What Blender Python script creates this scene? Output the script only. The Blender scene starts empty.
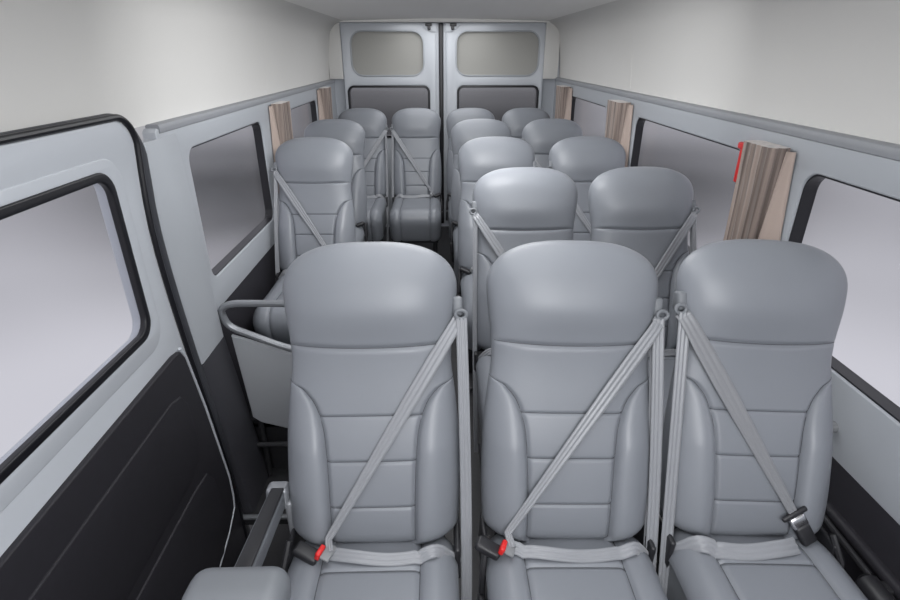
import bpy, bmesh, math, random
from mathutils import Vector, Matrix
random.seed(4)
SC = bpy.context.scene
COL = SC.collection
PI = math.pi

# ------------------------------------------------------------------ materials
def new_mat(name, base, rough=0.5, metallic=0.0, spec=0.5, noise=None, bump=None, coat=0.0, sheen=0.0):
    m = bpy.data.materials.new(name); m.use_nodes = True
    nt = m.node_tree; b = nt.nodes['Principled BSDF']
    b.inputs['Base Color'].default_value = (*base, 1)
    b.inputs['Roughness'].default_value = rough
    b.inputs['Metallic'].default_value = metallic
    b.inputs['Specular IOR Level'].default_value = spec
    b.inputs['Coat Weight'].default_value = coat
    b.inputs['Sheen Weight'].default_value = sheen
    tc = nt.nodes.new('ShaderNodeTexCoord')
    if noise:
        sc, amt = noise
        n = nt.nodes.new('ShaderNodeTexNoise'); n.inputs['Scale'].default_value = sc; n.inputs['Detail'].default_value = 3
        nt.links.new(tc.outputs['Object'], n.inputs['Vector'])
        r = nt.nodes.new('ShaderNodeMapRange')
        r.inputs['To Min'].default_value = 1 - amt; r.inputs['To Max'].default_value = 1 + amt
        nt.links.new(n.outputs['Fac'], r.inputs['Value'])
        mx = nt.nodes.new('ShaderNodeVectorMath'); mx.operation = 'SCALE'
        mx.inputs[0].default_value = base
        nt.links.new(r.outputs['Result'], mx.inputs['Scale'])
        nt.links.new(mx.outputs['Vector'], b.inputs['Base Color'])
    if bump:
        sc, st, dist = bump
        n = nt.nodes.new('ShaderNodeTexNoise'); n.inputs['Scale'].default_value = sc; n.inputs['Detail'].default_value = 2
        nt.links.new(tc.outputs['Object'], n.inputs['Vector'])
        bp = nt.nodes.new('ShaderNodeBump'); bp.inputs['Strength'].default_value = st; bp.inputs['Distance'].default_value = dist
        nt.links.new(n.outputs['Fac'], bp.inputs['Height'])
        nt.links.new(bp.outputs['Normal'], b.inputs['Normal'])
    return m

M = {}
M['leather'] = new_mat('grey_leatherette', (0.19, 0.202, 0.225), 0.40, spec=0.5, bump=(260, 0.12, 0.0006), noise=(5, 0.03))
M['leather_dark'] = new_mat('dark_grey_shell', (0.15, 0.16, 0.175), 0.5)
M['thread'] = new_mat('seam_thread', (0.075, 0.08, 0.09), 0.8)
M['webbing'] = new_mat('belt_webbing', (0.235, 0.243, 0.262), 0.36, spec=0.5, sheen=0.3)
M['webbing_dark'] = new_mat('belt_webbing_dark', (0.2, 0.205, 0.22), 0.5, sheen=0.2)  # slightly darker, rougher webbing
M['plastic_black'] = new_mat('black_plastic', (0.018, 0.018, 0.021), 0.42)
M['plastic_grey'] = new_mat('grey_plastic', (0.2, 0.205, 0.215), 0.4)
M['chrome'] = new_mat('chrome', (0.75, 0.75, 0.77), 0.22, metallic=1.0)
M['red'] = new_mat('red_plastic', (0.62, 0.02, 0.02), 0.35)
M['rubber'] = new_mat('black_rubber', (0.010, 0.010, 0.013), 0.38, spec=0.4)
M['pillar_dark'] = new_mat('dark_grey_pillar_plastic', (0.042, 0.042, 0.050), 0.5)
M['weatherstrip'] = new_mat('dark_grey_weatherstrip', (0.035, 0.037, 0.045), 0.5)
M['paint'] = new_mat('silver_blue_paint', (0.50, 0.525, 0.565), 0.36, spec=0.5)
M['liner'] = new_mat('cream_headliner', (0.64, 0.632, 0.615), 0.85, spec=0.15, noise=(1.3, 0.03))
M['ceiling'] = new_mat('pale_roof_lining', (0.82, 0.81, 0.79), 0.85, spec=0.15)
M['rail_grey'] = new_mat('grey_rail_edge', (0.24, 0.25, 0.27), 0.5)
M['rear_panel'] = new_mat('beige_rear_panel', (0.36, 0.355, 0.335), 0.7, spec=0.2)
M['trim_grey'] = new_mat('grey_side_trim', (0.37, 0.39, 0.42), 0.5, spec=0.4, noise=(3, 0.02))
M['trim_dark'] = new_mat('charcoal_door_trim', (0.021, 0.020, 0.025), 0.6, spec=0.35, noise=(40, 0.12), bump=(300, 0.2, 0.0006))
M['floor'] = new_mat('dark_floor_vinyl', (0.022, 0.022, 0.025), 0.6, noise=(60, 0.3))
M['steel'] = new_mat('dark_steel', (0.05, 0.05, 0.055), 0.45, metallic=0.6)
M['tube'] = new_mat('satin_grey_tube', (0.26, 0.27, 0.29), 0.35, metallic=0.4)
M['partition'] = new_mat('grey_partition_board', (0.36, 0.375, 0.40), 0.5)

def curtain_mat():
    m = new_mat('taupe_curtain_fabric', (0.2, 0.15, 0.13), 0.55, sheen=0.4)
    nt = m.node_tree; b = nt.nodes['Principled BSDF']
    tc = nt.nodes.new('ShaderNodeTexCoord')
    w = nt.nodes.new('ShaderNodeTexNoise'); w.inputs['Scale'].default_value = 1.0; w.inputs['Detail'].default_value = 4
    mp = nt.nodes.new('ShaderNodeMapping'); mp.inputs['Scale'].default_value = (60, 60, 1.2)
    nt.links.new(tc.outputs['Object'], mp.inputs['Vector']); nt.links.new(mp.outputs['Vector'], w.inputs['Vector'])
    cr = nt.nodes.new('ShaderNodeValToRGB')
    cr.color_ramp.elements[0].position = 0.35; cr.color_ramp.elements[0].color = (0.105, 0.078, 0.066, 1)
    cr.color_ramp.elements[1].position = 0.68; cr.color_ramp.elements[1].color = (0.33, 0.262, 0.228, 1)
    nt.links.new(w.outputs['Fac'], cr.inputs['Fac']); nt.links.new(cr.outputs['Color'], b.inputs['Base Color'])
    return m
M['curtain'] = curtain_mat()
M['curtain_lit_fold'] = new_mat('beige_lit_curtain_fold', (0.40, 0.32, 0.28), 0.6, sheen=0.3)  # paler cloth colour stands in for light falling on one fold

def glass_mat():
    m = bpy.data.materials.new('tinted_van_glass'); m.use_nodes = True
    nt = m.node_tree; nt.nodes.clear()
    o = nt.nodes.new('ShaderNodeOutputMaterial')
    t = nt.nodes.new('ShaderNodeBsdfTransparent'); t.inputs['Color'].default_value = (0.91, 0.91, 0.93, 1)
    g = nt.nodes.new('ShaderNodeBsdfGlossy'); g.inputs['Roughness'].default_value = 0.25; g.inputs['Color'].default_value = (0.9, 0.9, 0.92, 1)
    lw = nt.nodes.new('ShaderNodeLayerWeight'); lw.inputs['Blend'].default_value = .5
    pw = nt.nodes.new('ShaderNodeMath'); pw.operation = 'POWER'; pw.inputs[1].default_value = 5
    nt.links.new(lw.outputs['Facing'], pw.inputs[0])
    f = nt.nodes.new('ShaderNodeMath'); f.operation = 'MULTIPLY_ADD'; f.inputs[1].default_value = .4; f.inputs[2].default_value = .03
    nt.links.new(pw.outputs[0], f.inputs[0])
    mx = nt.nodes.new('ShaderNodeMixShader')
    nt.links.new(f.outputs[0], mx.inputs['Fac']); nt.links.new(t.outputs[0], mx.inputs[1]); nt.links.new(g.outputs[0], mx.inputs[2])
    nt.links.new(mx.outputs[0], o.inputs['Surface'])
    return m
M['glass'] = glass_mat()

# ------------------------------------------------------------------ helpers
def link(o, parent=None):
    COL.objects.link(o)
    if parent is not None: o.parent = parent
    return o

def mesh_obj(name, verts, faces, m, parent=None, smooth=True, sharp=None, merge=None):
    me = bpy.data.meshes.new(name)
    me.from_pydata([tuple(v) for v in verts], [], faces)
    bm = bmesh.new(); bm.from_mesh(me)
    if merge: bmesh.ops.remove_doubles(bm, verts=bm.verts, dist=merge)
    bmesh.ops.recalc_face_normals(bm, faces=bm.faces)
    bm.to_mesh(me); bm.free()
    me.materials.append(M[m])
    me.polygons.foreach_set('use_smooth', [smooth] * len(me.polygons))
    if sharp: me.set_sharp_from_angle(angle=math.radians(sharp))
    return link(bpy.data.objects.new(name, me), parent)

class MB:
    """collects shapes that end up as ONE mesh object"""
    def __init__(s): s.v = []; s.f = []
    def add(s, v, f):
        k = len(s.v); s.v += [Vector(p) for p in v]; s.f += [tuple(i + k for i in q) for q in f]; return s
    def box(s, c, size, bev=0.0, seg=3, rot=None):
        bm = bmesh.new(); bmesh.ops.create_cube(bm, size=1)
        for v in bm.verts: v.co = Vector((v.co.x * size[0], v.co.y * size[1], v.co.z * size[2]))
        if bev: bmesh.ops.bevel(bm, geom=bm.edges[:], offset=bev, segments=seg, profile=0.5, affect='EDGES', clamp_overlap=True)
        R = rot if rot is not None else Matrix.Identity(3)
        bm.verts.index_update()
        v = [R @ x.co + Vector(c) for x in bm.verts]; f = [[x.index for x in q.verts] for q in bm.faces]
        bm.free(); return s.add(v, f)
    def tube(s, pts, r, n=10, closed=False):
        pts = [Vector(p) for p in pts]; N = len(pts); v = []; f = []
        prev = None
        for i, p in enumerate(pts):
            a = pts[(i - 1) % N] if (i > 0 or closed) else p
            b = pts[(i + 1) % N] if (i < N - 1 or closed) else p
            t = (b - a).normalized()
            ref = prev if prev is not None else (Vector((0, 0, 1)) if abs(t.z) < 0.9 else Vector((1, 0, 0)))
            u = (ref - t * ref.dot(t)).normalized(); prev = u
            w = t.cross(u)
            rr = r[i] if isinstance(r, (list, tuple)) else r
            for k in range(n):
                an = 2 * PI * k / n
                v.append(p + (u * math.cos(an) + w * math.sin(an)) * rr)
        for i in range(N if closed else N - 1):
            j = (i + 1) % N
            for k in range(n):
                f.append((i * n + k, i * n + (k + 1) % n, j * n + (k + 1) % n, j * n + k))
        if not closed:
            f.append(tuple(range(n))[::-1]); f.append(tuple((N - 1) * n + k for k in range(n)))
        return s.add(v, f)
    def extrude(s, prof, axis_fn, a, b):
        """closed 2D profile extruded between a and b; axis_fn(u, v, w) -> point"""
        n = len(prof)
        v = [axis_fn(p[0], p[1], a) for p in prof] + [axis_fn(p[0], p[1], b) for p in prof]
        f = [(i, (i + 1) % n, n + (i + 1) % n, n + i) for i in range(n)]
        f += [tuple(range(n))[::-1], tuple(range(n, 2 * n))]
        return s.add(v, f)
    def ribbon(s, P, S, Nn, width, thick=0.0022, ridge=0.0018, cols=17):
        n = len(P); v = []; f = []
        W = width if isinstance(width, (list, tuple)) else [width] * n
        for i in range(n):
            for k in range(cols):
                q = k / (cols - 1) * 2 - 1
                hh = thick / 2 + ridge * (0.5 + 0.5 * math.cos(q * PI * 3))
                v.append(P[i] + S[i] * (q * W[i] / 2) + Nn[i] * hh)
            for k in range(cols):
                q = k / (cols - 1) * 2 - 1
                v.append(P[i] + S[i] * (q * W[i] / 2) - Nn[i] * thick / 2)
        R = 2 * cols
        for i in range(n - 1):
            a = i * R; b = a + R
            for k in range(cols - 1):
                f.append((a + k, a + k + 1, b + k + 1, b + k))
                f.append((a + cols + k + 1, a + cols + k, b + cols + k, b + cols + k + 1))
            f.append((a + cols, a, b, b + cols)); f.append((a + cols - 1, a + 2 * cols - 1, b + 2 * cols - 1, b + cols - 1))
        for i in (0, n - 1):
            a = i * R
            f += [(a + k, a + k + 1, a + cols + k + 1, a + cols + k) for k in range(cols - 1)]
        return s.add(v, f)
    def build(s, name, m, parent=None, sharp=35, smooth=True, origin=None):
        v = s.v
        if origin is not None: v = [p - Vector(origin) for p in v]
        o = mesh_obj(name, v, s.f, m, parent, smooth, sharp)
        if origin is not None: o.location = origin
        return o

def rrect(a0, a1, b0, b1, r, n=7):
    """rounded rectangle, r one radius or four (a0b0, a1b0, a1b1, a0b1)"""
    rs = r if isinstance(r, (list, tuple)) else [r] * 4
    out = []
    for (ca, cb, st, rr) in ((a0 + rs[0], b0 + rs[0], PI, rs[0]), (a1 - rs[1], b0 + rs[1], 1.5 * PI, rs[1]),
                             (a1 - rs[2], b1 - rs[2], 0, rs[2]), (a0 + rs[3], b1 - rs[3], .5 * PI, rs[3])):
        for i in range(n):
            t = st + .5 * PI * i / (n - 1)
            out.append((ca + rr * math.cos(t), cb + rr * math.sin(t)))
    return out

def sheet(name, outer, holes, axes, c0, c1, m, parent=None, bevel=0.0, sharp=30):
    """a panel with openings: outline and holes in (a,b), thickness c0..c1; axes 'YZX' or 'XZY' says what a, b, c are"""
    cu = bpy.data.curves.new('outline', 'CURVE'); cu.dimensions = '2D'; cu.fill_mode = 'BOTH'
    cu.extrude = abs(c1 - c0) / 2 - bevel; cu.bevel_depth = bevel; cu.bevel_resolution = 2
    cu.offset = -bevel
    for loop in [outer] + holes:
        sp = cu.splines.new('POLY'); sp.points.add(len(loop) - 1); sp.use_cyclic_u = True
        for p, q in zip(sp.points, loop): p.co = (q[0], q[1], 0, 1)
    tmp = bpy.data.objects.new('outline', cu); COL.objects.link(tmp)
    dg = bpy.context.evaluated_depsgraph_get(); dg.update()
    me = bpy.data.meshes.new_from_object(tmp.evaluated_get(dg))
    bpy.data.objects.remove(tmp); bpy.data.curves.remove(cu)
    mid = (c0 + c1) / 2
    for v in me.vertices:
        a, b, c = v.co
        v.co = (mid + c, a, b) if axes == 'YZX' else (a, mid + c, b)
    bm = bmesh.new(); bm.from_mesh(me); bmesh.ops.remove_doubles(bm, verts=bm.verts, dist=1e-5)
    bmesh.ops.recalc_face_normals(bm, faces=bm.faces); bm.to_mesh(me); bm.free()
    me.name = name; me.materials.clear(); me.materials.append(M[m])
    me.polygons.foreach_set('use_smooth', [True] * len(me.polygons)); me.set_sharp_from_angle(angle=math.radians(sharp))
    return link(bpy.data.objects.new(name, me), parent)

def ring(name, outer, inner, axes, c0, c1, m, parent=None, bevel=0.0):
    return sheet(name, outer, [inner], axes, c0, c1, m, parent, bevel)

def thing(name, label, cat, loc=(0, 0, 0), group=None):
    o = bpy.data.objects.new(name, None); o.empty_display_size = 0.1; COL.objects.link(o)
    o.location = loc; o['label'] = label; o['category'] = cat
    if group: o['group'] = group
    return o
def tag(o, label, cat, group=None):
    o['label'] = label; o['category'] = cat
    if group: o['group'] = group
    return o
def struct(o, label=None, cat=None):
    o['kind'] = 'structure'
    if label: o['label'] = label
    if cat: o['category'] = cat
    return o

def lerp(a, b, t): return a + (b - a) * t
def interp(tab, x):
    """smooth curve through control points"""
    if x <= tab[0][0]: return tab[0][1]
    n = len(tab)
    for i in range(n - 1):
        if x <= tab[i + 1][0]:
            x0, y0 = tab[i]; x1, y1 = tab[i + 1]
            m0 = (y1 - tab[i - 1][1]) / (x1 - tab[i - 1][0]) if i > 0 else 0
            m1 = (tab[i + 2][1] - y0) / (tab[i + 2][0] - x0) if i < n - 2 else 0
            h = x1 - x0; t = (x - x0) / h
            return ((2*t**3 - 3*t*t + 1)*y0 + (t**3 - 2*t*t + t)*h*m0 + (-2*t**3 + 3*t*t)*y1 + (t**3 - t*t)*h*m1)
    return tab[-1][1]

# ------------------------------------------------------------------ the seat
REC = math.radians(20.3)
EV = Vector((0, math.sin(REC), math.cos(REC)))         # up along the reclined backrest
NV = Vector((0, -math.cos(REC), math.sin(REC)))        # out of its front face
SB = 0.728                                              # length of the backrest
BASE = Vector((0, 0.075, 0.465))
S_SEAM = 0.488                                          # seam under the headrest
SEAMS = (0.322, 0.216, 0.106)
S_BOL = 0.405                                           # where the bolster seam leaves the edge
WT = [(0, .198), (.06, .203), (.14, .207), (.27, .206), (.36, .199), (.44, .190), (.50, .192), (.56, .200), (.63, .206), (.73, .203)]
HT = [(0, .050), (.10, .058), (.22, .056), (.34, .046), (.42, .044), (.488, .052), (.56, .074), (.62, .074), (.68, .064), (.73, .055)]

def half_w(s):
    w = interp(WT, s)
    if s > SB - .125:
        q = min(1, (s - (SB - .125)) / .125); w *= max(0, 1 - q ** 2.7) ** (1 / 2.7)
    if s < .055:
        q = min(1, (.055 - s) / .055); w *= max(0, 1 - q ** 2.6) ** (1 / 2.6)
    return w
def end_fall(s):
    k = 1
    if s > SB - .09: k *= max(0, 1 - ((s - SB + .09) / .09) ** 2.2) ** (1 / 2.2)
    if s < .035: k *= max(0, 1 - ((.035 - s) / .035) ** 2.2) ** (1 / 2.2)
    return k
def x_bol(s):
    w = half_w(s)
    if s >= S_BOL: return w
    b = interp(XB, s)
    if s > .385: b = lerp(b, w, ((s - .385) / (S_BOL - .385)) ** 1.5)
    return min(b, w * .6 if s < .06 else w)
XB = [(0, .098), (.157, .101), (.275, .109), (.325, .121), (.355, .134), (.375, .150), (.390, .164), (.405, .180)]
def sag(u): return .003 - .009 * (1 - min(1, abs(u)) ** 2)
def gr(d, depth=.0065, wd=.0055): return depth * math.exp(-(d / wd) ** 2)
def h_front(x, s):
    w = max(half_w(s), 1e-6); u = min(1, abs(x) / w)
    p = lerp(3.6, 2.8, min(1, max(0, (s - S_SEAM) / .06)))
    h = interp(HT, s) * end_fall(s) * max(0, 1 - u ** p) ** (1 / 2.1)
    xb = x_bol(s)
    if s < S_BOL + .02:
        k = min(1, max(0, (S_BOL - s) / .16)) ** .8 * end_fall(s)
        if abs(x) >= xb:
            q = (abs(x) - xb) / max(w - xb, 1e-6)
            h += .024 * k * math.sin(PI * q ** .72) ** .8 if 0 < q < 1 else 0
        h -= gr(abs(x) - xb) * min(1, max(0, (S_BOL - s) / .03)) * min(1, s / .03)
    h -= gr(s - S_SEAM - sag(u)) * (1 - u ** 8)
    if abs(x) <= xb:
        for q in SEAMS: h -= gr(s - q, .0032, .0035)
        if s < S_SEAM:                       # soft pillows between the seams
            edges = (0.0,) + tuple(reversed(SEAMS)) + (S_SEAM,)
            for a, b in zip(edges, edges[1:]):
                if a <= s <= b: h += .0018 * math.sin(PI * (s - a) / (b - a)) ** .6 * (1 - u ** 4)
    return h
def bpt(x, s, h): return BASE + Vector((x, 0, 0)) + EV * s + NV * h

def rows(a, b, n, marks=()):
    r = [lerp(a, b, i / n) for i in range(n + 1)]
    for q in marks:
        for d in (-.009, -.006, -.0035, -.0015, 0, .0015, .0035, .006, .009):
            if a <= q + d <= b: r.append(q + d)
    r = sorted(set(round(v, 5) for v in r)); return r
def grid(name, fn, R, cols, m, parent, **k):
    v = []; f = []; C = len(cols)
    for s in R:
        for c in cols: v.append(fn(s, c))
    for i in range(len(R) - 1):
        for j in range(C - 1):
            f.append((i * C + j, i * C + j + 1, (i + 1) * C + j + 1, (i + 1) * C + j))
    return mesh_obj(name, v, f, m, parent, merge=1e-6, **k)
def cosrow(n): return [-math.cos(PI * i / n) for i in range(n + 1)]

def cush_path():
    return [(.075, .47), (.05, .488), (.0, .500), (-.06, .502), (-.15, .502), (-.26, .505), (-.35, .510), (-.40, .507), (-.435, .490),
            (-.455, .462), (-.460, .425), (-.448, .38), (-.428, .33), (-.408, .285), (-.395, .268)]
CP = cush_path()
CL = [0.0]
for a, b in zip(CP, CP[1:]): CL.append(CL[-1] + math.hypot(a[0] - b[0], a[1] - b[1]))
TY = [(l, p[0]) for l, p in zip(CL, CP)]; TZ = [(l, p[1]) for l, p in zip(CL, CP)]
CW = .199
def cpt(x, l):
    y = interp(TY, l); z = interp(TZ, l)
    e = 1e-3
    dy = interp(TY, min(CL[-1], l + e)) - interp(TY, max(0, l - e)); dz = interp(TZ, min(CL[-1], l + e)) - interp(TZ, max(0, l - e))
    n = Vector((0, dz, -dy)).normalized()
    u = min(1, abs(x) / CW)
    h = -.055 * (1 - max(0, 1 - u ** 4.5) ** (1 / 2.2))
    xb = .112
    h -= gr(abs(x) - xb)
    if abs(x) > xb: h += .012 * math.sin(PI * min(1, (abs(x) - xb) / (CW - xb)))
    if abs(x) <= xb: h -= gr(l - .125, .005, .0045)
    return Vector((x, y, z)) + n * h

BROWS = [S_BOL - .09 * (k / 24) ** 2.2 for k in range(1, 24)]
def head_pt(s, c):
    s = s + sag(c) * (1 - (s - S_SEAM) / (SB - S_SEAM)) ** 2
    x = c * half_w(s); return bpt(x, s, h_front(x, s))
def mid_pt(s, c):
    if s > .42: s = s + sag(c) * ((s - .42) / (S_SEAM - .42)) ** 1.5
    x = c * x_bol(s); return bpt(x, s, h_front(x, s))
def seat_upholstery(t):
    """the parts every seat has"""
    R = rows(S_SEAM, SB - .0005, 34, (S_SEAM,)); R += [SB - .002, SB - .006, SB - .012]; R = sorted(set(R))
    grid('headrest', lambda s, c: head_pt(s, c), R, cosrow(46), 'leather', t)
    R = sorted(set(rows(0.0005, S_SEAM, 60, SEAMS + (S_SEAM,)) + [.002, .005, .009] + BROWS))
    cc = [math.copysign(1 - (1 - abs(k / 22)) ** 1.6, k) for k in range(-22, 23)]
    grid('centre_panel', lambda s, c: mid_pt(s, c), R, cc, 'leather', t)
    R = sorted(set(rows(0.0005, S_BOL, 46) + [.002, .005, .009] + BROWS))
    cb = [(1 - math.cos(PI * i / 18)) / 2 for i in range(19)]
    for sg in (-1, 1):
        def fb(s, c, sg=sg):
            w = half_w(s); xb = x_bol(s); x = lerp(xb, w, c)
            return bpt(sg * x, s, h_front(x, s))
        grid('side_bolster', fb, R, cb, 'leather', t)
    R = sorted(set(rows(0.0005, SB - .0005, 40) + [.002, .006, .012, SB - .002, SB - .006, SB - .012]))
    grid('back_shell', lambda s, c: bpt(c * half_w(s), s, -.048 * end_fall(s) * max(0, 1 - abs(c) ** 3.5) ** (1 / 2.2)), R, cosrow(30), 'leather_dark', t)
    # seams, as thin dark stitching lines lying in the grooves
    sm = MB()
    def line(pts): sm.tube(pts, .0009, 5)
    line([head_pt(S_SEAM, q) + NV * .0004 for q in [i / 20 * .97 for i in range(-20, 21)]])
    for s in SEAMS: line([bpt(q * x_bol(s), s, h_front(q * x_bol(s), s) + .0004) for q in [i / 12 for i in range(-12, 13)]])
    for sg in (-1, 1):
        line([bpt(sg * x_bol(s), s, h_front(x_bol(s), s) + .0004) for s in sorted([lerp(.02, S_BOL - .09, i / 30) for i in range(30)] + BROWS)])
    sm.build('seam_stitching', 'thread', t)
    # cushion
    L = CL[-1]
    R = rows(0, L, 50, (.125,))
    grid('seat_cushion', lambda l, c: cpt(c * .112, l), R, [k / 14 for k in range(-14, 15)], 'leather', t)
    for sg in (-1, 1):
        grid('cushion_bolster', lambda l, c, sg=sg: cpt(sg * lerp(.112, CW, c), l), R, cb, 'leather', t)
    sm = MB()
    for sg in (-1, 1): sm.tube([cpt(sg * .112, lerp(.02, .52, i / 40)) + Vector((0, -.0002, .0005)) for i in range(41)], .0011, 5)
    sm.tube([cpt(q / 12 * .112, .125) + Vector((0, 0, .0005)) for q in range(-12, 13)], .0011, 5)
    sm.build('cushion_stitching', 'thread', t)
    MB().box((0, -.185, .375), (.386, .42, .19), .03, 4).build('cushion_base', 'leather_dark', t)
    MB().box((0, -.17, .262), (.35, .40, .04), .006).box((0, .07, .36), (.34, .04, .22), .01).build('seat_frame', 'steel', t)
    for sg in (-1, 1):
        lg = MB()
        lg.box((sg * .15, -.17, .13), (.035, .10, .235), .008)
        lg.box((sg * .15, -.15, .014), (.05, .42, .028), .008)
        lg.build('leg', 'steel', t)
    # recliner hinge covers
    for sg in (-1, 1):
        MB().box((sg * .198, .06, .45), (.014, .11, .10), .006).build('hinge_cover', 'plastic_black', t)

def hull(hs):
    """a taut strap over a height profile"""
    n = len(hs); out = []
    for i in range(n):
        while len(out) >= 2:
            a, b = out[-2], out[-1]
            if (hs[b] - hs[a]) * (i - a) <= (hs[i] - hs[a]) * (b - a): out.pop()
            else: break
        out.append(i)
    r = []
    for a, b in zip(out, out[1:]):
        for i in range(a, b): r.append(lerp(hs[a], hs[b], (i - a) / (b - a)))
    return r + [hs[-1]]

def belt(t, side, bx=.10, red=True, s_end=.050, tongue_big=False, wid=.034, strand=.026, lap_w=.028, hang=True, two_tone=False, hx=.196, xg=.204):
    """side +1: guide on the viewer's right; bx: how far from the centre the buckle sits on the other side"""
    g = side
    s_g = .558
    b = thing_part('seat_belt', t)
    # shoulder strap
    n = 46; xs = [lerp(g * (xg - .004), -g * bx, i / n) for i in range(n + 1)]; ss = [lerp(s_g - .012, s_end, i / n) for i in range(n + 1)]
    hs = []
    for x, s in zip(xs, ss):
        hs.append(max(h_front(x + d, s + e) if abs(x + d) < half_w(s + e) else 0 for d in (-.018, 0, .018) for e in (-.008, .008)) + .004)
    hs[0] = .030; hs[-1] += .006
    hs = hull(hs)
    P = [bpt(x, s, h) for x, s, h in zip(xs, ss, hs)]
    if not tongue_big:                       # on into the tongue
        end = Vector((-g * bx + g * .008, -.014, .528)); a = P[-1]
        P += [a.lerp(end, q) for q in (.33, .66, 1)]; tail = 3
    else: tail = 0
    def frames(P, ref):
        S = []; N = []
        for i in range(len(P)):
            T = (P[min(i + 1, len(P) - 1)] - P[max(i - 1, 0)]).normalized()
            r = ref(i) if callable(ref) else ref
            w = T.cross(r).normalized(); S.append(w); N.append(w.cross(T).normalized())
        for i in range(len(N)):
            r = ref(i) if callable(ref) else ref
            if N[i].dot(r) < 0: N[i] = -N[i]
        return S, N
    tw = [math.sin(PI * min(1, i / n) * 2) * .10 for i in range(n + 1 + tail)]
    S, N = frames(P, lambda i: (NV + Vector((tw[i], 0, 0))).normalized())
    Ws = [lerp(wid * .8, wid, min(1, i / 8)) * lerp(1, .5, min(1, max(0, (i / n - .35) / .65))) for i in range(n + 1 + tail)]
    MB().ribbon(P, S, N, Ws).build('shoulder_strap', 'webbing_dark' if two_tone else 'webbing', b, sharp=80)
    # lap strap
    m = 30; P = []
    for i in range(m + 1):
        q = i / m; x = lerp(-g * bx, g * .200, q)
        y = -.004 - .020 * math.sin(PI * q ** .8)
        z = cpt(min(CW - .03, abs(x)), .075).z + .016 + .004 * math.sin(q * 9)
        if q > .82: z -= (q - .82) ** 1.5 * .9; y += (q - .82) * .10
        P.append(Vector((x, y, z)))
    S, N = frames(P, lambda i: Vector((0, -.62, .78)))
    MB().ribbon(P, S, N, lap_w).build('lap_strap', 'webbing', b, sharp=80)
    # the strand hanging from the guide down the side
    if hang:
        for dx, hh, w in ((hx, .038, strand), (hx - .004, .024, strand * .7)):
            P = []
            for i in range(33):
                q = i / 32; s = lerp(s_g - .01, -.40, q)
                P.append(bpt(g * (dx + .010 * math.sin(q * PI) * .6), s, hh + .012 * math.sin(q * PI) + (.0 if q < .8 else -(q - .8) * .1)))
            S, N = frames(P, NV)
            MB().ribbon(P, S, N, w, ridge=.0022).build('hanging_strap', 'webbing', b, sharp=80)
    # guide loop on the shoulder
    R = Matrix(((1, 0, 0), (0, EV.y * 0 + math.cos(REC), math.sin(REC)), (0, -math.sin(REC), math.cos(REC))))
    gd = MB()
    gd.box(bpt(g * (xg - .006), s_g + .016, .014), (.024, .034, .046), .008, 3, R)
    gd.tube([bpt(g * (xg + .001) + .0125 * math.cos(a), s_g - .002 + .010 * math.sin(a), .036) for a in [2 * PI * k / 16 for k in range(16)]], .0045, 8, True)
    gd.build('belt_guide', 'leather_dark', b)
    # tongue and buckle
    bp = Vector((-g * bx, -.012, .523))
    if tongue_big:
        end = bpt(-g * bx, s_end, hs[-1])
        d = (bpt(xs[-1], ss[-1], hs[-1]) - bpt(xs[-6], ss[-6], hs[-6])).normalized()
        sd = d.cross(NV).normalized(); nn = sd.cross(d).normalized()
        R2 = Matrix((sd, d, nn)).transposed()
        MB().box(end + d * .004 + nn * .002, (.064, .012, .010), .004, 3, R2).build('tongue_bar', 'plastic_black', b)
        MB().box(end + d * .024 + nn * .003, (.040, .030, .012), .006, 3, R2).build('tongue', 'chrome', b)
        MB().box(end + d * .058 + nn * .0, (.036, .052, .022), .007, 3, R2).build('buckle', 'plastic_black', b)
    else:
        Rz = Matrix.Rotation(g * -.35, 3, 'Z') @ Matrix.Rotation(g * .30, 3, 'Y')
        bk = MB().box(bp + Vector((-g * .046, .004, -.004)), (.060, .034, .022), .007, 3, Rz).build('buckle', 'plastic_black', b)
        MB().box(bp + Vector((-g * .014, -.003, .006)), (.012, .030, .022), .004, 3, Rz).build('release_button', 'red' if red else 'plastic_grey', bk)
        MB().box(bp + Vector((g * .004, -.002, .003)), (.022, .042, .006), .0025, 2, Rz).build('tongue', 'plastic_grey', b)
    # buckle stalk clipped beside the cushion
    st = MB()
    st.tube([(-g * .196, .03, .515), (-g * .205, -.01, .47), (-g * .207, -.03, .40)], .008, 8)
    st.box((-g * .207, -.04, .36), (.018, .032, .075), .006)
    st.build('buckle_stalk', 'plastic_black', b)
    return b

def thing_part(name, parent):
    o = bpy.data.objects.new(name, None); o.empty_display_size = .05; COL.objects.link(o); o.parent = parent
    return o

def copy_tree(o, parent=None):
    c = o.copy(); COL.objects.link(c); c.parent = parent
    for ch in list(o.children): copy_tree(ch, c)
    return c

ROWS_Y = (1.165, 2.05, 2.88, 3.72, 4.50)
CREST = 0.30          # local y of the crest
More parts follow.
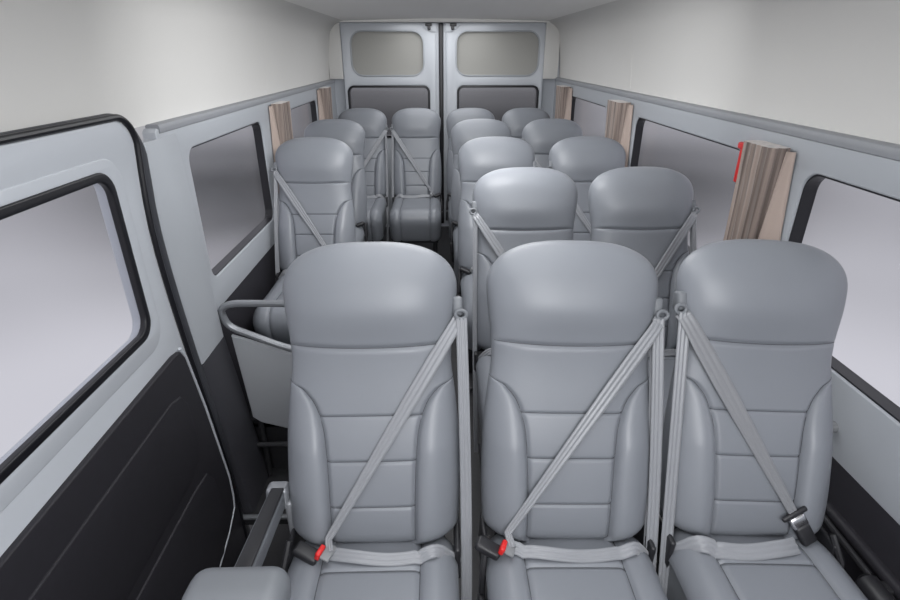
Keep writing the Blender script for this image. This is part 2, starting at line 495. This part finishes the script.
# row, x, belt kind, label
SEATS = [
    (0, -.158, 'A', 'grey leatherette seat in the nearest row with the padded armrest, left of its row'),
    (0, .288, 'B', 'grey leatherette seat in the middle of the nearest row of three'),
    (0, .714, 'C', 'grey leatherette seat in the nearest row beside the right wall, big chrome belt tongue'),
    (1, .338, 'L', 'grey aisle seat directly behind the middle seat of the nearest row'),
    (1, .792, 'R', 'grey window seat in the second row, right of the pair, beside the nearest curtain'),
    (2, -.652, 'L', 'grey single seat behind the grey partition board, first seat along the left wall'),
    (2, .310, 'R', 'grey aisle seat in the third row of the right-hand pairs'),
    (2, .796, 'L', 'grey window seat in the third row on the right, under the middle curtain'),
    (3, -.692, 'L', 'grey single seat along the left wall, second one behind the partition board'),
    (3, .292, 'R', 'grey aisle seat in the fourth row, last pair before the back bench row'),
    (3, .775, 'L', 'grey window seat in the fourth row on the right, near the farthest curtain'),
    (4, -.606, 'R', 'grey seat in the back row at the left wall corner'),
    (4, -.172, 'L', 'grey back-row seat facing down the aisle, its cushion front in view'),
    (4, .268, 'R', 'grey back-row seat second from the right, before the right rear door'),
    (4, .716, 'L', 'grey back-row seat in the right wall corner under the farthest curtain'),
]
protos = {}
def make_seat(kind, label):
    t = thing('passenger_seat', label, 'seat', group='grey passenger seats of the van')
    if protos:
        src = next(iter(protos.values()))
        for ch in list(src.children):
            if ch.name.split('.')[0] not in ('seat_belt', 'armrest'): copy_tree(ch, t)
    else: seat_upholstery(t)
    if kind == 'A': belt(t, 1, .100, True, .045, hx=.214, xg=.212)
    elif kind == 'B': belt(t, 1, .150, True, .050, hx=.197, xg=.206, strand=.028)
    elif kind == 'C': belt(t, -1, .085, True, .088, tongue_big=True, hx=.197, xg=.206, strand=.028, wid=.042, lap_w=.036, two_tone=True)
    elif kind == 'R': belt(t, 1, .125, False, strand=.017)
    elif kind == 'L': belt(t, -1, .125, False, strand=.017)
    protos[kind] = t
    return t
seats = []
for r, x, k, lab in SEATS:
    if k in protos:
        t = copy_tree(protos[k]); t['label'] = lab
    else: t = make_seat(k, lab)
    t.location = (x, ROWS_Y[r] - CREST, 0)
    if r == 0: t.rotation_euler = (0, math.radians({'A': -.3, 'B': 1.6, 'C': 3.2}[k]), 0)
    if r == 4: t.scale.x = .965
    seats.append(t)

# armrest of the nearest left seat
def armrest(seat):
    off = Vector(seat.location)
    def L(p): return Vector(p) - off
    a = MB()
    p0 = L((-.388, .965, .585)); p1 = L((-.372, .66, .655))
    d = (p1 - p0).normalized(); sx = Vector((1, 0, 0)); up = sx.cross(d).normalized()
    if up.z < 0: up = -up
    R = Matrix((sx, d, up)).transposed()
    ln = (p1 - p0).length
    a.box((p0 + p1) / 2, (.038, ln, .05), .010, 4, R)
    arm = a.build('armrest', 'leather_dark', seat)
    MB().box((p0 + p1) / 2 + up * .026 + Vector((.003, 0, 0)), (.031, ln * .93, .008), .003, 2, R).build('arm_cover', 'plastic_black', arm)
    MB().box(L((-.362, .64, .668)), (.180, .10, .085), .034, 6, Matrix.Rotation(-.1, 3, 'X')).build('arm_pad', 'leather_dark', arm)
    pv = MB(); pv.box(p0 + d * -.004, (.054, .045, .058), .012, 4, R)
    pv.box(L((-.362, .97, .50)), (.018, .05, .16), .006)
    pv.build('pivot_bracket', 'tube', arm)
armrest(seats[0])
MB().tube([Vector((-.19, -.10, .44)), Vector((-.212, -.13, .455)), Vector((-.216, -.18, .47))], .007, 8).build('recline_lever', 'chrome', seats[0])

# ------------------------------------------------------------------ the van body
XL, XR, YB = -.90, 1.04, 5.05
YF = -1.0
def px(u, v, w): return Vector((u, w, v))
def side_panels(name, X, sgn, y0, holes, zlow, zwb, zrail, radius):
    """upper liner with its children; sgn -1 left, +1 right"""
    # cream liner leaning in and turning into the roof
    prof = []
    for q in range(9):
        z = lerp(1.34, 1.66, q / 8); prof.append((X + sgn * .035 - sgn * (.03 * (q / 8) ** 1.5), z))
    for q in range(1, 8):
        a = q / 7 * PI / 2
        prof.append((X + sgn * .005 - sgn * .14 * (1 - math.cos(a)), 1.66 + .13 * math.sin(a)))
    outer = [(p[0] + sgn * .03, p[1] + .004) for p in prof]
    mb = MB().extrude(prof + outer[::-1], px, YF, YB)
    w = struct(mb.build(name, 'liner'))
    jm = MB()
    for y in (3.15, 4.35):
        jm.tube([Vector((p[0] + sgn * .0004, y, p[1])) for p in prof[:9]], .0012, 6)
    jm.build('panel_joint', 'liner', w)
    return w

wall_l = side_panels('wall_left', XL, -1, 1.78, None, 0, 0, 0, 0)
wall_r = side_panels('wall_right', XR, 1, 0, None, 0, 0, 0, 0)

def window_unit(n, a0, a1, b0, b1, r, axes, c_in, c_out, label):
    """pane with the black rubber lining of its opening"""
    s = 1 if c_out > c_in else -1
    p = sheet('window_%d' % n, rrect(a0 + .004, a1 - .004, b0 + .004, b1 - .004, r), [], axes, c_out - s * .006, c_out, 'glass')
    struct(p)
    ring('rubber_seal', rrect(a0 - .001, a1 + .001, b0 - .001, b1 + .001, r + .001), rrect(a0 + .005, a1 - .005, b0 + .005, b1 - .005, r - .005), axes,
         c_in + s * .004, c_out + s * .004, 'rubber', p)
    return p

TOP_L, TOP_R = 1.330, 1.345
W_L = [(1.975, 2.86, .728, 1.236), (3.43, 4.22, .728, 1.236)]
W_R = [(.42, 1.492, .785, 1.248), (1.815, 2.905, .785, 1.248), (3.42, 4.43, .785, 1.248)]
RW = .055
lp = sheet('side_panel', [(1.775, .60), (5.04, .60), (5.04, TOP_L), (1.79, TOP_L), (1.778, TOP_L - .012), (1.775, 1.2)],
           [rrect(*w, RW) for w in W_L], 'YZX', XL - .045, XL, 'trim_grey', wall_l, .006)
rp = sheet('side_panel', [(YF, .575), (5.04, .575), (5.04, TOP_R), (YF, TOP_R)],
           [rrect(*w, RW) for w in W_R], 'YZX', XR, XR + .045, 'trim_grey', wall_r, .006)
k = 1
for w in W_L: window_unit(k, *w, RW, 'YZX', XL - .004, XL - .043, ''); k += 1
for w in W_R: window_unit(k, *w, RW, 'YZX', XR + .004, XR + .043, ''); k += 1
# dark lower panels
MB().box(((XL - .025), (1.80 + 5.04) / 2, .14), (.04, 5.04 - 1.80, .93), .008).build('lower_panel', 'trim_dark', wall_l)
MB().box(((XR + .022), (YF + 5.04) / 2, .27), (.04, 5.04 - YF, .62), .008).build('lower_panel', 'trim_dark', wall_r)
MB().box((XR - .002, 2.0, .445), (.03, 6.0, .03), .012, 4).build('lower_ledge', 'trim_dark', wall_r)
# sloping upper faces of the header and the rail along it
def rail(name, X, sgn, top, y0, y1):
    pr = [(X + sgn * .040, top + .012), (X + sgn * .004, top + .012), (X - sgn * .001, top + .010), (X - sgn * .004, top + .005), (X - sgn * .0045, top - .006), (X - sgn * .004, top - .014), (X + sgn * .0005, top - .017), (X + sgn * .040, top - .017)]
    return struct(MB().extrude(pr, px, y0, y1).build(name, 'rail_grey'))
rail('trim_1', XL, -1, TOP_L, 1.80, 5.03)
rail('trim_2', XR, 1, TOP_R, YF, 5.03)
# soft roll under the windows
# pillar between the side door and the first window
pp = []
for (z, x, ya, yb) in ((1.300, XL + .0015, 1.69, 1.93), (1.27, XL + .004, 1.655, 1.93), (1.0, XL + .008, 1.648, 1.935), (.75, XL + .012, 1.672, 1.935), (.50, XL + .018, 1.69, 1.940)):
    pp.append((z, x, ya, yb))
def pillar(sec):
    v = []; f = []
    for z, x, ya, yb in sec:
        b = .022
        v += [Vector((XL - .03, ya, z)), Vector((x - b, ya, z)), Vector((x - b * .3, ya + b * .3, z)), Vector((x, ya + b, z)), Vector((x, yb - b, z)), Vector((x - b * .3, yb - b * .3, z)), Vector((x - b, yb, z)), Vector((XL - .03, yb, z))]
    for i in range(len(sec) - 1):
        for q in range(8): f.append((i * 8 + q, i * 8 + (q + 1) % 8, (i + 1) * 8 + (q + 1) % 8, (i + 1) * 8 + q))
    n = len(sec)
    f.append(tuple(range(8))); f.append(tuple((n - 1) * 8 + q for q in range(8)))
    return MB().add(v, f)
pt = pillar(pp).build('trim_5', 'trim_grey'); struct(pt)
low = pillar([(.497, XL + .019, 1.689, 1.941), (.2, XL + .040, 1.715, 1.965), (-.29, XL + .075, 1.74, 2.0)])
low.build('lower_pillar_cover', 'pillar_dark', pt)

# floor with the step well by the side door
fl = MB()
fl.box((.295, (YF + YB) / 2, -.02), (1.51, YB - YF, .04))                  # aisle and right side
fl.box(((XL - .46) / 2 - .02, (2.02 + YB) / 2, -.02), (.48, YB - 2.02, .04))  # left behind the well
floor = struct(fl.build('floor', 'floor', smooth=False))
sw = MB()
sw.box((-.72, (YF + 2.02) / 2, -.62), (.56, 2.02 - YF, .04))
sw.box((-.715, 1.87, -.31), (.52, .32, .04), .006)
sw.box((-.47, (YF + 2.02) / 2, -.32), (.02, 2.02 - YF, .60))
sw.box((-.715, 2.03, -.17), (.52, .02, .30))
sw.build('step_well', 'floor', floor, smooth=False)
MB().box((-.68, 1.715, -.286), (.43, .022, .016), .005).build('step_nosing', 'tube', floor)

# ceiling and rear wall
ce = MB()
pr = []
for q in range(17):
    u = q / 16; x = lerp(XL + .135, XR - .135, u); pr.append((x, 1.79 + .018 * math.sin(PI * u)))
pr += [(XR - .12, 1.84), (XL + .12, 1.84)]
ce.extrude(pr, px, YF, YB)
ceiling = struct(ce.build('ceiling', 'ceiling'))
MB().extrude([(XL + .10, 1.86), (XL + .10, 1.783), (XR - .10, 1.783), (XR - .10, 1.86)], px, 4.93, 5.06).build('rear_header', 'ceiling', ceiling)
DOOR = ((-.815, .018), (.052, .930))
sheet_r = sheet('wall_rear', [(XL - .04, -.02), (XR + .04, -.02), (XR + .04, 1.86), (XL - .04, 1.86)], [rrect(-.79, .905, .06, 1.76, .03)], 'XZY', 5.082, 5.12, 'trim_grey', None, .004)
struct(sheet_r)
MB().box((-.873, 5.015, 1.575), (.115, .03, .46), .004).box((.988, 5.015, 1.575), (.125, .03, .46), .004).build('corner_liner', 'liner', sheet_r)
dn = 2
for i, (a, b) in enumerate(DOOR):
    up = [(-.738, -.112), (.163, .882)][i]; lo = [(-.788, -.066), (.176, .900)][i]
    d = sheet('door_%d' % dn, rrect(a, b, .04, 1.783, .03), [rrect(up[0], up[1], 1.368, 1.722, .10), rrect(lo[0], lo[1], .85, 1.290, .055)], 'XZY', 5.03, 5.075, 'paint', None, .008)
    struct(d); dn += 1
    sheet('upper_panel', rrect(up[0] - .01, up[1] + .01, 1.358, 1.732, .10), [], 'XZY', 5.058, 5.066, 'rear_panel', d)
    ring('panel_lip', rrect(up[0] - .004, up[1] + .004, 1.364, 1.726, .104), rrect(up[0] + .008, up[1] - .008, 1.376, 1.714, .09), 'XZY', 5.024, 5.04, 'trim_grey', d, .003)
    sheet('pane', rrect(lo[0] + .004, lo[1] - .004, .854, 1.286, .05), [], 'XZY', 5.075, 5.081, 'glass', d)
    ring('rubber_seal', rrect(lo[0] - .001, lo[1] + .001, .849, 1.291, .056), rrect(lo[0] + .017, lo[1] - .017, .867, 1.273, .040), 'XZY', 5.022, 5.08, 'rubber', d, .003)
    # latch plate and mechanism at the top inner corner
    s = -1 if i == 0 else 1
    cx = .035 + s * .092
    lt = sheet('latch_plate', [(cx - s * .115, 1.779), (cx + s * .075, 1.779), (cx + s * .055, 1.745), (cx - s * .0, 1.712), (cx - s * .055, 1.712), (cx - s * .055, 1.779)][1:] if True else [], [], 'XZY', 5.016, 5.026, 'paint', d, .003)
    MB().box((cx + s * .012, 5.005, 1.765), (.055, .03, .022), .004).box((cx + s * .008, 5.0, 1.742), (.026, .03, .034), .006).build('latch', 'plastic_black', lt)
    # pressing running along the inner edge of the door
    MB().tube([(.035 + s * .045, 5.028, 1.70), (.035 + s * .045, 5.028, .2)], .006, 8).build('edge_pressing', 'paint', d)
struct(MB().box((.035, 5.03, .91), (.036, .05, 1.74), .008).build('trim_6', 'rubber'))
for x in (XL + .06, XR - .085): pass

# ------------------------------------------------------------------ side door on the left
XD = -.87
def door_edge(z):
    return interp([(-.7, 1.705), (-.1, 1.692), (.2, 1.658), (.6, 1.598), (.9, 1.564), (1.09, 1.558), (1.25, 1.578), (1.4, 1.602)], z)
def door_line(off, top):
    r = .075 + off
    pts = [(door_edge(z) + off, z) for z in [lerp(-.62, top - r, i / 24) for i in range(25)]]
    e = pts[-1][0]
    pts += [(e - r + r * math.cos(a), top - r + r * math.sin(a)) for a in [PI / 2 * i / 12 for i in range(1, 13)]]
    return pts
outer = [(.10, -.62)] + door_line(0, 1.388) + [(.10, 1.388)]
DW = (.30, 1.428, .788, 1.268)
d1 = sheet('door_1', outer, [rrect(*DW, (.05, .05, .055, .05))], 'YZX', XD - .05, XD, 'paint', None, .010); struct(d1)
sheet('pane', rrect(DW[0] - .015, DW[1] + .015, DW[2] - .015, DW[3] + .015, .06), [], 'YZX', XD - .008, XD - .002, 'glass', d1)
ring('rubber_seal', rrect(DW[0] - .006, DW[1] + .006, DW[2] - .006, DW[3] + .006, .060), rrect(DW[0] + .018, DW[1] - .018, DW[2] + .018, DW[3] - .018, .045), 'YZX', XD - .012, XD + .008, 'rubber', d1, .005)
# raised frame around the window
ring('window_surround', rrect(DW[0] - .05, DW[1] + .055, DW[2] - .06, DW[3] + .035, .075), rrect(DW[0] - .004, DW[1] + .004, DW[2] - .004, DW[3] + .004, .058), 'YZX', XD - .004, XD + .003, 'paint', d1, .003)
# rubber edge seal along top and far side
def edge_path(off, top, x):
    line = door_line(off, top) + [(.05, top)]; out = []
    for (a, b), (c, d) in zip(line, line[1:]):
        n = max(1, int(math.hypot(c - a, d - b) / .08))
        out += [Vector((x, lerp(a, c, i / n), lerp(b, d, i / n))) for i in range(n)]
    return out + [Vector((x, line[-1][0], line[-1][1]))]
MB().tube(edge_path(.007, 1.393, XD + .002), .009, 10).build('edge_seal', 'rubber', d1)
# wide weatherstrip on the body beyond the door
wp = edge_path(.048, 1.400, XD - .016)
wv = []; wf = []
for i, p in enumerate(wp):
    tg = (wp[min(i + 1, len(wp) - 1)] - wp[max(i - 1, 0)]).normalized()
    nn = Vector((0, -tg.z, tg.y)); nn = -nn if nn.y + nn.z < 0 else nn
    hw = lerp(.036, .004, min(1, max(0, (p.z - 1.26) / .12)))
    for q in range(7):
        a = PI * q / 6
        wv.append(p - nn * hw * math.cos(a) + Vector((.014 * math.sin(a), 0, 0)))
for i in range(len(wp) - 1):
    for q in range(6): wf.append((i * 7 + q, i * 7 + q + 1, i * 7 + 8 + q, i * 7 + 7 + q))
    wf.append((i * 7 + 6, i * 7, i * 7 + 7, i * 7 + 13))
struct(MB().add(wv, wf).build('trim_3', 'weatherstrip'))
MB().box((XL - .075, .42, -.05), (.03, 2.86, 1.16), .005).build('outer_sill', 'trim_dark', wall_l)
# dark trim panel with pressed fields
tp = [(.12, .638), (1.49, .664), (1.530, .658), (1.552, .625), (1.600, .38), (1.655, .0), (1.652, -.10), (1.640, -.15), (1.56, -.20), (1.44, -.24), (1.30, -.32), (.12, -.32)]
sheet('trim_panel', tp, [], 'YZX', XD - .004, XD + .016, 'trim_dark', d1, .006)
sheet('kick_panel', [(1.10, -.62), (1.71, -.62), (1.70, -.10), (1.672, .10), (1.60, .10), (1.10, .0)], [], 'YZX', XD - .01, XD + .0035, 'trim_dark', d1)
sheet('pressed_field', [(.14, .515), (1.40, .545), (1.46, .53), (1.49, .48), (1.50, .30), (1.46, .245), (1.38, .225), (.14, .205)], [], 'YZX', XD + .010, XD + .022, 'trim_dark', d1, .005)
sheet('pressed_field', [(.14, .155), (1.40, .175), (1.50, .165), (1.54, .10), (1.56, -.12), (1.48, -.22), (.14, -.24)], [], 'YZX', XD + .010, XD + .022, 'trim_dark', d1, .005)
MB().tube([Vector((XD + .010, a, b)) for a, b in [(1.540, .664), (1.562, .62), (1.610, .38), (1.664, .0), (1.662, -.10), (1.648, -.158), (1.56, -.21), (1.44, -.25)]], .006, 8).build('trim_edge', 'paint', d1)

# ------------------------------------------------------------------ partition behind the step well
par = thing('partition', 'grey partition board with looped tubular handrail in front of the first left-wall seat', 'partition', (-.64, 1.97, 0))
po = Vector(par.location)
def bez(p0, p1, p2, n=8): return [p0 * (1 - t) ** 2 + p1 * 2 * t * (1 - t) + p2 * t * t for t in [i / n for i in range(n + 1)]]
def V(x, z): return Vector((x + .012, 1.945, z)) - po
hr = [V(-.36, .630)] + bez(V(-.80, .637), V(-.905, .640), V(-.893, .585)) + bez(V(-.885, .555), V(-.872, .525), V(-.82, .505)) + bez(V(-.74, .468), V(-.60, .395), V(-.36, .375)) + bez(V(-.335, .376), V(-.32, .378), V(-.318, .40), 4) + bez(V(-.318, .60), V(-.318, .63), V(-.36, .630), 4)
MB().tube(hr[:-1], .0145, 10, True).build('handrail', 'tube', par)
bd = [(-.860, .492), (-.80, .470), (-.72, .437), (-.64, .404), (-.55, .378), (-.44, .362), (-.38, .360), (-.36, .34), (-.36, .0), (-.38, -.02), (-.66, .005), (-.80, .05), (-.835, .08)]
ob = sheet('board', bd, [], 'XZY', 1.938, 1.958, 'partition', par, .004)
ob.data.transform(Matrix.Translation(-po))
ps = MB()
for x in (-.83, -.40): ps.tube([V(x, .42) + Vector((0, .026, 0)), (V(x, -.28) if x < -.5 else V(x, .01)) + Vector((0, .026, 0))], .013, 8)
ps.tube([V(-.86, -.08), V(-.50, -.08)], .012, 8)
ps.build('support_post', 'steel', par)

# ------------------------------------------------------------------ curtains
def curtain(loc, sgn, length, depth, z0, z1, label, flare=1.0, folds=15):
    """a gathered bundle of pleats; loc = (wall x, y of the middle), sgn the wall side"""
    X, y = loc
    t = thing('curtain', label, 'curtain', (X, y, z0), 'gathered taupe curtains on the window pillars')
    rnd = random.Random(int(y * 100))
    ph = [rnd.uniform(-.5, .5) for _ in range(folds + 1)]
    N = folds * 12; K = 14
    v = []; f = []
    for k in range(K + 1):
        q = k / K
        L = length * lerp(1, flare, q) * (1 - .06 * math.sin(PI * q)); D = depth * (1 - .10 * q)
        base = rrect(-L / 2, L / 2, .014, D, [.008, .008, .022, .022], 9)
        per = [0.0]
        for a, b in zip(base, base[1:] + base[:1]): per.append(per[-1] + math.hypot(a[0] - b[0], a[1] - b[1]))
        for i in range(N):
            d = per[-1] * i / N; j = max(x for x in range(len(base)) if per[x] <= d)
            a = base[j]; b = base[(j + 1) % len(base)]; w = (d - per[j]) / max(1e-9, per[j + 1] - per[j])
            py, pd = lerp(a[0], b[0], w), lerp(a[1], b[1], w)
            tx, ty = b[0] - a[0], b[1] - a[1]; ln = math.hypot(tx, ty) or 1
            m_ = i / N * folds; amp = .0065 * (abs(math.sin(PI * (m_ + .25 * ph[int(m_)] * math.sin(3 * q + ph[int(m_)])))) ** .7 - .6)
            if pd < .018: amp = 0
            v.append(Vector((-sgn * (pd - amp * (-tx / ln)), py + amp * (ty / ln), lerp(z1, z0, q) - z0)))
    for k in range(K):
        for i in range(N): f.append((k * N + i, k * N + (i + 1) % N, (k + 1) * N + (i + 1) % N, (k + 1) * N + i))
    f.append(tuple(range(N))); f.append(tuple(K * N + i for i in range(N)))
    mesh_obj('pleats', v, f, 'curtain', t, True, 70)
    # lit fold, its light put into the paler colour, that swings out of the bundle towards the hem on the side near the wall
    vv = []; ff = []
    for k in range(K + 1):
        q = k / K
        for i in range(13):
            u = i / 12
            yy = -length * lerp(1, flare, q) / 2 - .003 - (.006 + .055 * q) * (1 - u)
            vv.append(Vector((-sgn * (.004 + depth * (.30 + .45 * q) * u), yy - .004 * math.sin(2 * PI * u), lerp(z1 - .01, z0, q) - z0)))
    for k in range(K):
        for i in range(12): ff.append((k * 13 + i, k * 13 + i + 1, (k + 1) * 13 + i + 1, (k + 1) * 13 + i))
    lo = mesh_obj('lining', vv, ff, 'curtain_lit_fold', t)
    sol = lo.modifiers.new('thickness', 'SOLIDIFY'); sol.thickness = .003
    MB().box((-sgn * .030, 0, .06), (.075, length * .98, .022), .008).build('tie_band', 'curtain', t)
    return t
curtain((XR, 1.632), 1, .155, .080, .84, 1.300, 'taupe pleated curtain nearest on the right wall, red handle beside it', 1.05)
curtain((XR, 3.06), 1, .20, .085, .84, 1.312, 'taupe pleated curtain in the middle of the three on the right wall', 1.0)
curtain((XR, 4.46), 1, .22, .085, .84, 1.315, 'taupe pleated curtain farthest back on the right wall, by the rear door', 1.0)
curtain((XL, 3.11), -1, .20, .068, .84, 1.305, 'taupe pleated curtain on the left wall between its two windows', 1.0)
curtain((XL, 4.36), -1, .20, .075, .84, 1.312, 'taupe pleated curtain on the left wall farthest back, by the rear corner', 1.0)

# ------------------------------------------------------------------ small things
h = thing('emergency_hammer', 'red emergency hammer on the right window edge, half hidden behind the nearest curtain', 'hammer', (XR - .012, 1.766, 1.12))
MB().box((-.010, .02, .09), (.020, .022, .12), .006).build('handle', 'red', h)
MB().box((-.010, .02, .15), (.022, .055, .022), .005).build('hammer_head', 'red', h)
MB().box((.004, .02, .07), (.012, .03, .10), .003).build('holder', 'red', h)
b = thing('wall_button', 'small round grey cap on the right wall panel below the nearest window', 'button', (XR, 1.105, .655))
MB().tube([(.002, 0, 0), (-.022, 0, 0)], [.016, .013], 16).build('cap', 'plastic_grey', b)
MB().tube([(-.021, 0, 0), (-.027, 0, 0)], [.007, .006], 12).build('screw', 'steel', b)
b = thing('adjuster_knob', 'round black knob on a thin rod low on the right wall beside the nearest seat', 'knob', (XR - .05, .80, .43))
MB().tube([(0, -.05, 0), (0, -.035, 0), (0, .02, 0), (0, .03, 0)], [.020, .027, .027, .018], 18).build('knob_cap', 'plastic_black', b)
MB().tube([(.012, .03, .01), (.012, .30, .022)], .008, 8).box((.035, .28, .022), (.04, .02, .02), .003).box((.03, 0, 0), (.05, .03, .03), .004).build('rod', 'steel', b)

# ------------------------------------------------------------------ light
def area(name, loc, target, sx, sy, power, col=(1, 1, 1)):
    l = bpy.data.lights.new(name, 'AREA'); l.shape = 'RECTANGLE'; l.size = sx; l.size_y = sy; l.energy = power; l.color = col
    o = bpy.data.objects.new(name, l); COL.objects.link(o); o.location = loc
    o.rotation_euler = (Vector(target) - Vector(loc)).to_track_quat('-Z', 'Y').to_euler()
    return o
area('front_fill_light', (.30, -.85, 1.74), (-.05, 2.0, .95), .9, .5, 27, (.97, .985, 1))  # added fill from behind the camera, no windscreen is built
area('rear_fill_light', (.10, 1.75, 1.69), (-.35, 4.2, 1.62), .45, .14, 9, (.98, .99, 1))  # added unseen fill that brightens the back rows, liner and rear ceiling
area('overhead_fill_light', (.06, 2.0, 1.775), (.06, 2.001, 0), .8, 5.9, 42, (.98, .99, 1))  # added overhead fill along the whole van, no fitting belongs to it

W = bpy.data.worlds.new('studio'); SC.world = W; W.use_nodes = True
nt = W.node_tree; bg = nt.nodes['Background']
tc = nt.nodes.new('ShaderNodeTexCoord'); sp = nt.nodes.new('ShaderNodeSeparateXYZ')
nt.links.new(tc.outputs['Generated'], sp.inputs[0])
def ramp(stops):
    r = nt.nodes.new('ShaderNodeValToRGB'); e = r.color_ramp.elements
    while len(e) > 1: e.remove(e[-1])
    e[0].position = stops[0][0]; e[0].color = (*stops[0][1], 1)
    for p, c in stops[1:]:
        x = e.new(p); x.color = (*c, 1)
    r.color_ramp.interpolation = 'EASE'
    return r
mr = nt.nodes.new('ShaderNodeMapRange'); mr.inputs['From Min'].default_value = -1; mr.inputs['From Max'].default_value = 1
nt.links.new(sp.outputs['Z'], mr.inputs['Value'])
def g(v): return (v * .98, v * .975, v * 1.03)
# far (towards the rear) and sideways views of the studio backdrop; 0.5 is the horizon
rear = ramp([(0, g(.8)), (.30, g(.5)), (.40, g(.15)), (.445, g(.07)), (.465, g(.13)), (.48, g(.25)), (.50, g(.40)), (.54, g(.6)), (1, g(1.2))])
mid = ramp([(0, g(.9)), (.27, g(.72)), (.34, g(.36)), (.37, g(.15)), (.40, g(.10)), (.42, g(.19)), (.445, g(.40)), (.50, g(.5)), (.54, g(.7)), (1, g(1.2))])
side = ramp([(0, g(.9)), (.28, g(.78)), (.35, g(.60)), (.40, g(.48)), (.45, g(.58)), (.52, g(.75)), (1, g(1.2))])
for r in (rear, mid, side): nt.links.new(mr.outputs[0], r.inputs[0])
def blend(lo, hi, a, b):
    az = nt.nodes.new('ShaderNodeMapRange'); az.inputs['From Min'].default_value = lo; az.inputs['From Max'].default_value = hi
    az.interpolation_type = 'SMOOTHSTEP'
    nt.links.new(sp.outputs['Y'], az.inputs['Value'])
    mx = nt.nodes.new('ShaderNodeMix'); mx.data_type = 'RGBA'
    nt.links.new(az.outputs[0], mx.inputs['Factor']); nt.links.new(a, mx.inputs[6]); nt.links.new(b, mx.inputs[7])
    return mx.outputs[2]
c = blend(.72, .92, side.outputs[0], mid.outputs[0])
c = blend(.945, .985, c, rear.outputs[0])
nt.links.new(c, bg.inputs['Color']); bg.inputs['Strength'].default_value = 1.0

# ------------------------------------------------------------------ camera
F = 530.0
pit = math.atan((300 - 53) / F); yaw = math.atan((450 - 437) * math.cos(pit) / F)
cd = bpy.data.cameras.new('camera'); cam = bpy.data.objects.new('camera', cd); COL.objects.link(cam)
cd.sensor_fit = 'HORIZONTAL'; cd.sensor_width = 36; cd.lens = F / 900 * 36; cd.clip_start = .02
cam.location = (0, 0, 1.55); cam.rotation_euler = (PI / 2 - pit, 0, -yaw)
SC.camera = cam
SC.view_settings.view_transform = 'Standard'; SC.view_settings.look = 'None'
SC.view_settings.gamma = 1; SC.view_settings.exposure = 0; SC.view_settings.use_curve_mapping = False
